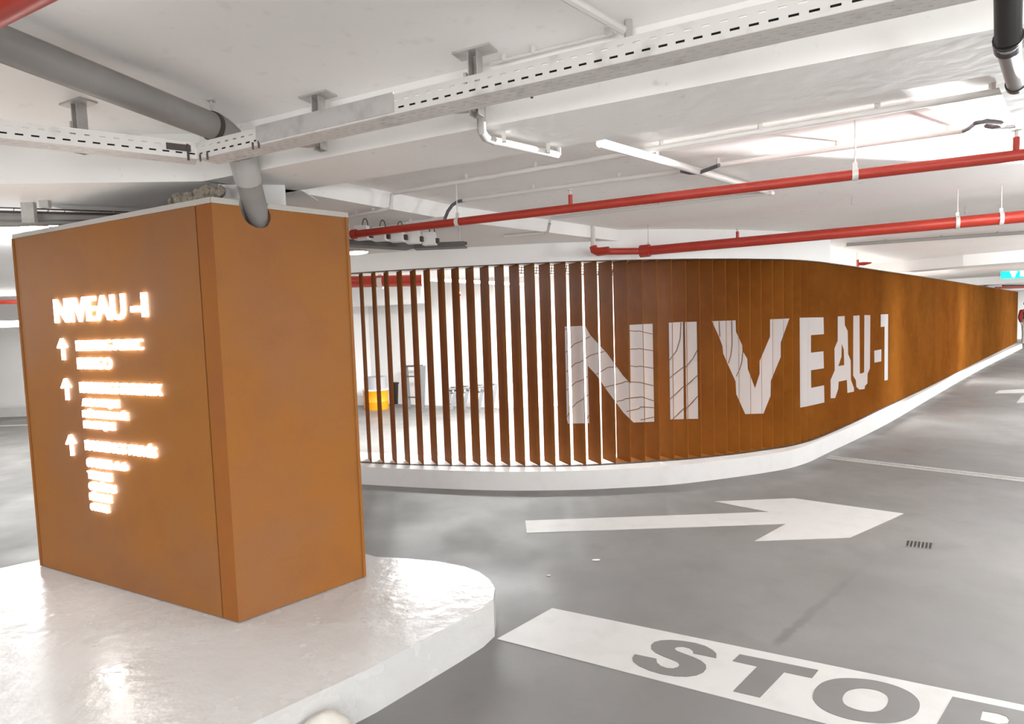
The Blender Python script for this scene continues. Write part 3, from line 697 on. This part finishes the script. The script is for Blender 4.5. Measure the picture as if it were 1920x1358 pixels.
# conduits with clips
def conduit(pts, r, label, clips=(), m='conduit', parent=None, zc=ZS):
    t = thing('conduit', pts[0], label, 'conduit')
    mb = MB(); mb.tube(pts, r, 10); mb.build('tube', M[m], t, True)
    for p in clips:
        mb = MB(); mb.box(Vector((p.x, p.y, (p.z+zc)/2)), (.008, 0, 0), (0, .008, 0), (0, 0, abs(zc-p.z)/2+r*.6)); mb.build('clip', M['galvp'], t)
    return t
zc1 = ZS-.035
c1 = [at(x, y, zc1) for x, y in ((742, 361), (1280, 277), (1640, 217), (1870, 178), (1990, 152))]
c1 = [c1[0], c1[-1]]
def lerp_px(a, b, px): return a+(b-a)*frac(a, b, px)
conduit([c1[0], c1[1]], .014, 'white conduit along the ceiling, uppermost of the two parallel ones', [lerp_px(*c1, x) for x in (875, 1004, 1240, 1425, 1645, 1860)])
dz = at(733, 390, ZB-.02)
conduit([c1[0], c1[0]-(c1[1]-c1[0]).normalized()*.03-UZ*.01, Vector((dz.x, dz.y, ZB-.005)), dz, at(727, 393, ZB-.02), at(640, 408, ZB-.02)], .012, 'white conduit stepping down over the beam left of the long one', [at(700, 398, ZB-.02), at(668, 403, ZB-.02)], zc=ZB)
c2 = [at(868, 375, zc1), at(1278, 320, zc1)]
conduit(c2, .014, 'white conduit above the upper red pipe, left piece before the crossing pipe', [lerp_px(*c2, x) for x in (1000, 1160)])
c2b = [at(1345, 310, zc1), at(1806, 245, zc1)]
conduit(c2b, .014, 'white conduit above the upper red pipe, right piece between two dark loops', [lerp_px(*c2b, x) for x in (1347, 1570, 1778)])
cable('flexible_conduit', [at(x, y, zc1-.02) for x, y in ((1278, 321), (1292, 324), (1310, 324), (1330, 317), (1348, 310))], .011, 'flex', 'short dark cable passing under the white crossing pipe', 'cable')
cable('flexible_conduit', [at(x, y, z) for x, y, z in ((1806, 246, zc1), (1818, 240, zc1-.02), (1830, 231, zc1-.05), (1850, 227, zc1-.06), (1875, 230, zc1-.06), (1880, 234, zc1-.05), (1862, 238, zc1-.04), (1850, 236, zc1-.03), (1866, 240, zc1-.02), (1895, 238, zc1-.01), (1940, 232, zc1))], .010, 'flex', 'dark looping cable in the bright ceiling bay at upper right', 'cable')
cable('flexible_conduit', [at(x, y, z) for x, y, z in ((872, 376, zc1), (858, 378, zc1-.01), (848, 385, zc1-.03), (840, 396, ZB), (834, 410, ZB-.03))], .011, 'flex', 'dark curved cable dropping from the ceiling to the red pipe left end', 'cable')
c2c = [at(834, 409, ZB-.02), at(690, 428, ZB-.02)]
conduit(c2c, .012, 'white conduit under the beam just behind the red pipe left end', [lerp_px(c2c[1], c2c[0], 770)], zc=ZB)
c3 = [at(1033, 409, zc1), at(1447, 361, zc1)]
conduit([at(945, 443, ZB-.012), at(1023, 437, ZB-.012), at(1027, 434, ZB-.012), at(1030, 420, ZB+.01), c3[0], c3[1]], .013, 'white conduit below the upper red pipe with a step down at its left end', [lerp_px(*c3, x) for x in (1235,)])
conduit([at(1125, 268, ZS-.10), at(1225, 296, ZS-.06), at(1447, 362, ZS-.02)], .020, 'white pipe slanting across under both ceiling conduits', [at(1232, 297, ZS-.06)])
t = conduit([at(926, 264, ZB-.03), at(1046, 291, ZB-.03)], .015, 'short white pipe on beam underside with grey elbow at its left end', [at(945, 262, ZB-.03), at(1028, 283, ZB-.03)], zc=ZB)
hp = at(903, 246, ZB-.03); hp0 = at_y(903, 190, hp.y)
mb = MB(); mb.tube([hp0, Vector((hp.x, hp.y, ZB+.01)), hp, at(910, 258, ZB-.03), at(928, 265, ZB-.03)], .017, 10); mb.build('elbow', M['pipe_light'], t, True)
mb = MB(); p = at(1046, 291, ZB-.03); mb.tube([p, p+UZ*.03], .014, 8); mb.build('end_hook', M['pipe_light'], t, True)
cable('conduit', [at(1000, -40, Z0-.03), at(1172, 58, Z0-.03)], .014, 'conduit', 'beige conduit on the slab at top centre ending near the tray', 'conduit')
c6 = [at(918, 120, Z0-.02), at(1150, 62, Z0-.02)]
conduit(c6, .006, 'thin white cable along slab corner above the tray', [lerp_px(*c6, x) for x in (945, 1000, 1138)], zc=Z0)
p = at(1178, 62, Z0-.04); cable('pipe_stub', [Vector((p.x, p.y, Z0)), p, p-UZ*.04], .014, 'pipe_light', 'grey pipe stub at the end of beige conduit', 'pipe')
c7 = [at(1587, 459, ZS-.03), at(1935, 435, ZS-.03)]
conduit(c7, .022, 'thin grey pipe under the slab below the lower red pipe', [lerp_px(*c7, x) for x in (1660, 1765, 1870)], m='pipe_light')
for (px, py, lb) in ((1598, 368, 'small ceiling pin between the two red pipes'), (1810, 388, 'small bent ceiling pin just above lower red pipe')):
    p = at(px, py, ZS); cable('ceiling_pin', [p, p-UZ*.06], .005, 'pipe_light', lb, 'pin')
cable('ceiling_pin', [at(997, 172, ZB), at(997, 172, ZB)-UZ*.02], .005, 'dark', 'dark screw stub in beam beneath tray', 'pin')

# junction boxes on the dark rail
jr = [at(655, 458, 2.2), at(775, 465, 2.2), at(872, 461, 2.2)]
t = thing('equipment_rail', jr[1], 'dark metal rail hanging under the beam carrying white junction boxes', 'rail')
jr_w = [(jr[0]+(jr[0]-jr[1])*.3), jr[1], jr[2]]
mb = MB()
for a, b in zip(jr_w, jr_w[1:]):
    u = (b-a).normalized(); v = Vector((-u.y, u.x, 0)); L = (b-a).length/2
    mb.box((a+b)/2+v*.05, u*L, v*.07, UZ*.006); mb.box((a+b)/2-v*.02+UZ*.016, u*L, v*.003, UZ*.016)
mb.build('rail', M['rail_dark'], t)
for a, b in zip(jr_w, jr_w[1:]):
    u = (b-a).normalized(); v = Vector((-u.y, u.x, 0)); L = (b-a).length/2
    mb = MB(); mb.box((a+b)/2+v*.12+UZ*.035, u*L, v*.003, UZ*.012); mb.build('back_flange', M['rail_dark'], t)
mb = MB(); p = jr[2]+(jr[1]-jr[2])*.1; mb.tube([p+UZ*0, Vector((p.x, p.y, ZB))], .005, 6); p = jr[0]; mb.tube([p, Vector((p.x, p.y, ZB))], .005, 6); mb.build('hanging_rod', M['galv'], t)
boxes = [(680, 450), (713, 452), (746, 454), (776, 457), (806, 460)]
blab = ['leftmost, nearest the pillar', 'second from the pillar', 'in the middle of the five', 'fourth from the pillar', 'rightmost of the five']
def jbox():
    bx_ = MB(); w0, w1, h = .040, .047, .092
    bx_.add([(-w1, -w1*.7, 0), (w1, -w1*.7, 0), (w1, w1*.7, 0), (-w1, w1*.7, 0), (-w0, -w0*.7, h), (w0, -w0*.7, h), (w0, w0*.7, h), (-w0, w0*.7, h)],
        [(3, 2, 1, 0), (4, 5, 6, 7), (0, 1, 5, 4), (1, 2, 6, 5), (2, 3, 7, 6), (3, 0, 4, 7)]); return bx_
proto = None
for k, (px, py) in enumerate(boxes):
    p = at(px, py, 2.185); lb = 'white junction box on the dark rail, %s' % blab[k]
    if proto is None:
        r_ = thing('junction_box', (0, 0, 0), lb, 'junction box', 'junction boxes on the rail')
        b_ = jbox().build('box_body', M['box'], r_)
        mb = MB(); mb.tube([(.014+.020*math.cos(a), .02, .088+.055*math.sin(a)) for a in [math.pi*i/8 for i in range(9)]], .004, 6); l_ = mb.build('cable_loop', M['flex'], r_, True)
        mb = MB(); mb.box((.057, .01, .03), (.010, 0, 0), (0, .015, 0), (0, 0, .018)); g_ = mb.build('cable_gland', M['dark'], r_)
        r_.location = p; r_.rotation_euler = (0, 0, R(-10)); proto = (r_, b_, l_, g_)
        for o in proto[1:]: o.matrix_parent_inverse = Matrix.Identity(4)
    else:
        r_ = proto[0].copy(); C.objects.link(r_); r_.location = p; r_['label'] = lb
        for o in proto[1:]: c_ = o.copy(); C.objects.link(c_); c_.parent = r_

# lamps
def lamp(px, py, z, r, label, group=None, sx=1.5):
    p = at(px, py, z); t = thing('ceiling_lamp', p, label, 'lamp', group)
    mb = MB(); prof = [(0, -.02), (r*.6, -.017), (r*.9, -.008), (r, 0)]
    mb.lathe((0, 0, 0), prof); mb.v = [(p.x+a*sx, p.y+b*.8, p.z+c) for a, b, c in mb.v]; mb.build('diffuser', M['lamp'], t, True)
    mb = MB(); mb.lathe((0, 0, 0), [(r, 0), (r*1.03, .005), (r*.9, .03), (0, .032)]); mb.v = [(p.x+a*sx, p.y+b*.8, p.z+c) for a, b, c in mb.v]; mb.build('housing', M['galvp'], t, True)
    return t, p
lamp(64, 427, 2.34, .065, 'glowing oval lamp above the pillar top, left one of the pair', 'twin lamps by the pillar')
lamp(108, 419, 2.34, .056, 'glowing oval lamp above the pillar top, right one of the pair', 'twin lamps by the pillar')
lamp(666, 473, 2.26, .075, 'small glowing oval lamp on beam beside the pillar right edge')
lamp(1047, 497, 2.40, .05, 'small bright spot lamp seen between slats, left of two', 'spots behind the slats', 1)
lamp(1078, 497, 2.40, .05, 'small bright spot lamp seen between slats, right of two', 'spots behind the slats', 1)
# hidden-by-beam tube in the bright bay
def tube_lamp(a, b, label):
    t = thing('tube_lamp', a, label, 'lamp'); u = (b-a).normalized()
    mb = MB(); mb.tube([a, b], .013, 10); mb.build('tube', M['tube'], t, True)
    
    for e, sg in ((a, -1), (b, 1)):
        mb = MB(); mb.box(e+u*sg*.02+UZ*.004, u*.02, Vector((-u.y, u.x, 0))*.015, UZ*.026); mb.build('end_cap', M['conduit'], t)

# wire tray and gear behind the beam at far left
t = thing('wire_cable_tray', at(100, 400, 2.28), 'dark wire cable tray full of cables behind the beam above the pillar', 'cable tray')
a0 = at(-40, 388, 2.34); a1 = at(300, 400, 2.34); b0_ = at(-40, 412, 2.28); b1_ = at(330, 398, 2.28)
for q_, w_ in (((a0, a1), .004), ((at(-40, 396, 2.3), at(290, 404, 2.3)), .007)):
    mb = MB(); mb.tube(q_, w_, 6); mb.build('long_wire', M['dark'], t)
mb = MB()
for k in range(12):
    f = k/11; p = a0+(a1-a0)*f; q = at(-40, 420, 2.27)*(1-f)+at(290, 408, 2.27)*f; mb.tube([p, q], .003, 5)
mb.build('cross_wire', M['galv'], t)
mb = MB(); g = at(-60, 407, 2.29); g2 = at(225, 407, 2.29); mb.tube([g, g2], .025, 8); mb.tube([g-UZ*.02, g2-UZ*.015+Vector((0, .06, 0))], .022, 8); mb.tube([g-UZ*.04, at(160, 415, 2.27)], .02, 8)
mb.build('cable_bundle', M['pipe'], t)
t = thing('lamp_bracket', at(53, 378, ZB), 'grey bracket hanging from the beam over the twin lamps', 'bracket')
p = at(53, 380, ZB+.0); mb = MB(); mb.box(p-UZ*.055, (.035, 0, 0), (0, .012, 0), (0, 0, .055)); mb.build('post', M['galv'], t)
p2 = at(84, 376, ZB); mb = MB(); mb.box(p2-UZ*.02, (.025, 0, 0), (0, .012, 0), (0, 0, .02)); mb.build('clip', M['galv'], t)
p3 = at(60, 424, 2.36); mb = MB(); mb.box(at(85, 418, 2.36), (.20, 0, 0), (0, .05, 0), (0, 0, .012)); mb.build('lamp_rail', M['galv'], t)
# left background services
cable('red_pipe', [at_y(-60, 516, 11.6), at_y(60, 515, 11.6)], .03, 'red', 'thin red pipe high on the wall at left edge', 'pipe')
cable('red_pipe', [at_y(-60, 567, 11.7), at_y(60, 566, 11.7)], .04, 'red', 'red pipe lower on the wall at the left edge', 'pipe')
mb = MB(); p = at_y(18, 533, 11.5); mb.box(p, (.14, 0, 0), (0, .1, 0), (0, 0, .14)); tag(mb.build('wall_unit', M['greyplastic']), 'small grey box on the wall at left edge between red pipes', 'box')
p = at_y(6, 608, 11.2); t = thing('wall_lamp', p, 'bright lamp on the wall at the left edge of the pillar', 'lamp'); 
mb = MB(); mb.box(p, (.5, 0, 0), (0, .04, 0), (0, 0, .05)); mb.build('tube', M['lamp'], t); mb = MB(); mb.box(p+Vector((0, .06, 0)), (.52, 0, 0), (0, .02, 0), (0, 0, .06)); mb.build('housing', M['conduit'], t)

# behind the slats: red main, tray
za = at_y(640, 527, 7.3); zb_ = at_y(792, 526, 7.3)
t = thing('red_main_pipe', za, 'thick red main pipe under the ceiling behind the left slats', 'pipe')
mb = MB(); mb.tube([za-Vector((1, 0, 0)), zb_], .07, 18); mb.build('pipe_run', M['red'], t, True)
p = at_y(713, 530, 7.3); mb = MB(); mb.tube([p-Vector((.03, 0, 0)), p+Vector((.03, 0, 0))], .08, 18); mb.box(p+UZ*.13, (.02, 0, 0), (0, .004, 0), (0, 0, .1)); mb.build('pipe_clamp', M['galvp'], t)
cable('red_pipe', [at_y(630, 513, 7.6), at_y(830, 503, 7.6)], .018, 'red', 'thin red pipe above the thick red main behind left slats', 'pipe')
g0 = at_y(795, 525, 8.0); g1_ = at_y(1000, 535, 9.2)
mb = MB(); mb.box((g0+g1_)/2, (g1_-g0)/2, (0, .1, 0), (0, 0, .02)); tag(mb.build('cable_tray', M['galv']), 'grey cable tray under the ceiling seen behind the middle slats', 'cable tray')
p = at_y(857, 545, 8.2); t = thing('sprinkler_valve', p, 'small red and grey valve hanging behind the slats', 'valve')
mb = MB(); mb.tube([p+UZ*.14, p-UZ*.05], .02, 8); mb.build('stem', M['galv'], t, True)
mb = MB(); mb.tube([p-UZ*.05-Vector((.05, 0, 0)), p-UZ*.05+Vector((.05, 0, 0))], .028, 10); mb.build('valve_body', M['red'], t, True)
g0 = at_y(955, 500, 8.6)
t = thing('wire_cable_tray', g0, 'dark wire cable tray under the ceiling behind the middle slats', 'cable tray')
g1_ = at_y(1180, 505, 9.0)
mb = MB()
for k in range(5): mb.tube([g0+UZ*(-.09+.04*k), g1_+UZ*(-.09+.04*k)], .005, 5)
mb.build('long_wire', M['dark'], t); mb = MB()
for k in range(34):
    p = g0+(g1_-g0)*(k/33); mb.tube([p-UZ*.1, p+UZ*.08+Vector((.03, 0, 0))], .006, 5)
mb.build('cross_wire', M['dark'], t)

# drum, bin, aluminium frames
dp = at_y(706, 765, 9.9); dp.z = 0; D0 = at(706, 767, 0)
sc_ = D0.y/F_PX; rr = 23*sc_
t = thing('drum', D0, 'orange drum with grey ring on top, seen between the left slats', 'drum')
mb = MB(); mb.lathe(D0, [(0, 0), (rr*.98, 0), (rr, .01), (rr, .15), (rr*1.02, .16), (rr, .17), (rr, 34*sc_), (rr*1.03, 35*sc_), (rr*1.03, 36*sc_), (0, 36*sc_)]); mb.build('body', M['orange'], t, True)
mb = MB(); mb.lathe(D0, [(rr*.9, 36*sc_), (rr*.9, 61*sc_), (0, 61*sc_)]); mb.build('ring', M['greyplastic'], t, True)
mb = MB(); mb.lathe(D0, [(rr*.9, 36*sc_), (rr*1.05, 36*sc_), (rr*1.05, 38.5*sc_), (rr*.9, 38.5*sc_)]); mb.build('rim', M['box'], t, True)
D1 = at(737, 763, 0)+Vector((0, .5, 0)); s2_ = D1.y/F_PX
t = thing('bin', D1, 'black bin standing right of the orange drum', 'bin')
mb = MB(); mb.lathe(D1, [(0, 0), (.11, 0), (.13, 38*s2_), (0, 38*s2_)], 16); mb.build('body', M['black'], t, True)
mb = MB(); mb.lathe(D1, [(.13, 38*s2_), (.145, 38*s2_), (.145, 41*s2_), (0, 42*s2_)], 16); mb.build('lid', M['black'], t, True)
# trestles leaning on the wall
def ladder(a, b, top_a, top_b, label, rungs=0, group=None, wid=.05):
    t = thing('aluminium_frame', a, label, 'frame', group)
    for p, q in ((a, top_a), (b, top_b)):
        mb = MB(); d = (q-p).normalized(); s = d.cross(Vector((0, 1, 0))).normalized(); mb.box((p+q)/2, (q-p)/2, s*wid, Vector((0, .02, 0))); mb.build('rail', M['alu'], t)
    mb = MB()
    for k in range(rungs):
        f = (k+.5)/rungs; mb.tube([a+(top_a-a)*f, b+(top_b-b)*f], .015, 6)
    mb.tube([top_a, top_b], .02, 6); mb.build('rung', M['alu'], t)
    return t
YW = 11.0
def W(px, py, Y=YW): return at_y(px, py, Y)
def foot(px, py):
    p = at(px, py, 0); return p
fa = foot(765, 764); fb = foot(790, 766)
ladder(fa, fb, W(759, 687, fa.y+.15), W(792, 686, fb.y+.15), 'tall aluminium frame leaning on the wall right of black bin', 2, wid=.06)
labs = ['leftmost, leaning with dark struts', 'second from left in the row', 'third of the row', 'rightmost of the row']
for k, (x0, x1, y0) in enumerate(((838, 846, 769), (860, 868, 771), (888, 896, 773), (912, 920, 776))):
    fa = foot(x0, y0-1); fb = foot(x1, y0)
    ladder(fa, fb, W(x0+8, 727-k*2, fa.y+.1), W(x1+10, 727-k*2, fb.y+.1), 'low aluminium frame leaning on the wall behind the slats, %s' % labs[k], 2, 'low aluminium frames on the inner wall', wid=.035)
fa = foot(836, 768); fb = foot(918, 777)
cable('metal_bar', [W(836, 731, fa.y+.1), W(920, 724, fb.y+.1)], .018, 'galv', 'grey bar lying across the tops of the low frames', 'bar')

# exit sign
p = at_y(1902, 511, 14.5)
t = thing('exit_sign', p, 'green and white exit sign hanging at the far right', 'sign')
sxx = 14.5/F_PX; cr = Vector((1, 0, 0))
mb = MB(); mb.box(p, cr*(24*sxx), (0, .02, 0), UZ*(11*sxx)); mb.build('panel', M['green'], t)
m_ = MB(); cc_ = p+cr*(-3*sxx)-Vector((0, .025, 0)); k_ = sxx
pict = [(-7, 0), (-3, 4), (-2.5, 8), (0, 9.5), (2.5, 8), (3, 4), (7, 0), (4, -2.5), (3, -8), (0, -9.5), (-3, -8), (-4, -2.5)]
vs = [cc_+cr*(a*k_)+UZ*(b*k_) for a, b in pict]; m_.add(vs+[v_+Vector((0, .004, 0)) for v_ in vs], [tuple(range(12))]+[(i, (i+1) % 12, 12+(i+1) % 12, 12+i) for i in range(12)]); m_.build('arrow', M['white_lit'], t)
m_ = MB(); cc_ = p+cr*(13*sxx)-Vector((0, .025, 0)); m_.box(cc_, cr*(3.5*k_), (0, .002, 0), UZ*(8*k_)); m_.build('pictogram', M['white_lit'], t)
mb = MB(); mb.tube([p+UZ*(11*sxx), Vector((p.x, p.y, ZS))], .008, 6); mb.build('hanging_rod', M['galv'], t)
# small red bracket above the slats
p = at_y(1608, 495, 8.6)
t = thing('red_valve', p, 'small dark red fitting sticking out above the slat screen', 'valve')
mb = MB(); mb.box(p, (.006, 0, 0), (0, .02, 0), UZ*.06); mb.build('plate', M['red'], t)
mb = MB(); mb.tube([p+UZ*.05+Vector((0, .02, 0)), Vector((p.x, p.y+.02, ZS))], .004, 6); mb.build('hanging_rod', M['conduit'], t)
mb = MB(); mb.tube([p, p+Vector((.09, 0, 0)), p+Vector((.20, 0, .01))], [.02, .026, .008], 8); mb.build('nozzle', M['red'], t, True)
# far services under the slab
for k, (x0, x1, y, Y) in enumerate(((1828, 1846, 529, 17), (1846, 1852, 534, 17), (1836, 1852, 536, 18), (1880, 1940, 536, 18), (1866, 1920, 540, 20))):
    a = at_y(x0, y, Y); b = at_y(x1, y-1, Y)
    cable('distant_pipe', [a, b], .03, 'dark' if k % 2 else 'red', ['far dark red pipe stub under the slab, nearest the lane beam', 'far dark pipe stub beside the red one', 'far red pipe stub under the dark one', 'far dark pipe below the exit sign', 'far red pipe lowest under the exit sign'][k], 'pipe')

# ================================================================== PERSON at the far right edge
def person(base):
    t = thing('person', base, 'person in a red jacket standing at the far right edge of the view', 'person')
    def skin(name, verts, edges, rad, m, root=0):
        me = bpy.data.meshes.new(name); me.from_pydata([tuple(Vector(v)+base) for v in verts], edges, [])
        o = bpy.data.objects.new(name, me); C.objects.link(o); o.parent = t; o.matrix_parent_inverse = Matrix.Translation(-t.location)
        md = o.modifiers.new('s', 'SKIN'); 
        for i, r in enumerate(rad):
            r = r if isinstance(r, tuple) else (r, r); me.skin_vertices[0].data[i].radius = r
        me.skin_vertices[0].data[root].use_root = True
        o.modifiers.new('ss', 'SUBSURF').levels = 2; o.modifiers['ss'].render_levels = 2
        me.materials.append(M[m]); return o
    # body (trousers coloured lower, skin above are clothing children)
    V = [(0, 0, .95), (0, 0, 1.15), (0, 0, 1.38), (0, 0, 1.50), (0, -.01, 1.62), (0, -.01, 1.73),
         (-.19, 0, 1.42), (-.25, .02, 1.15), (-.24, -.06, .92), (-.24, -.08, .83), (.19, 0, 1.42), (.25, .02, 1.15), (.24, -.06, .92), (.24, -.08, .83),
         (-.10, 0, .88), (-.11, -.02, .50), (-.11, .02, .09), (-.11, -.12, .04), (.10, 0, .88), (.11, .02, .50), (.11, .04, .09), (.11, -.10, .04)]
    Eg = [(0, 1), (1, 2), (2, 3), (3, 4), (4, 5), (2, 6), (6, 7), (7, 8), (8, 9), (2, 10), (10, 11), (11, 12), (12, 13), (0, 14), (14, 15), (15, 16), (16, 17), (0, 18), (18, 19), (19, 20), (20, 21)]
    Rd = [.14, .13, .15, .055, .085, .07, .06, .045, .035, .03, .06, .045, .035, .03, .085, .06, .042, .035, .085, .06, .042, .035]
    skin('body', V, Eg, Rd, 'trousers')
    V = [(0, 0, .86), (0, 0, 1.15), (0, 0, 1.40), (0, 0, 1.47), (-.20, 0, 1.41), (-.26, .02, 1.15), (-.25, -.06, .94), (.20, 0, 1.41), (.26, .02, 1.15), (.25, -.06, .94)]
    skin('jacket', V, [(0, 1), (1, 2), (2, 3), (2, 4), (4, 5), (5, 6), (2, 7), (7, 8), (8, 9)], [.175, .165, .175, .09, .08, .065, .055, .08, .065, .055], 'jacket')
    mb = MB(); mb.lathe(base+Vector((0, -.005, 1.66)), [(0, -.11), (.06, -.09), (.082, -.02), (.085, .04), (.06, .10), (0, .12)], 14); mb.build('face', M['skin'], t, True)
    mb = MB(); mb.lathe(base+Vector((0, .012, 1.69)), [(.088, -.03), (.095, .03), (.07, .09), (0, .115)], 14); mb.build('hair', M['hair'], t, True)
    return t
pb = at_y(1923, 650, 24); pb.z = 0
person(pb)
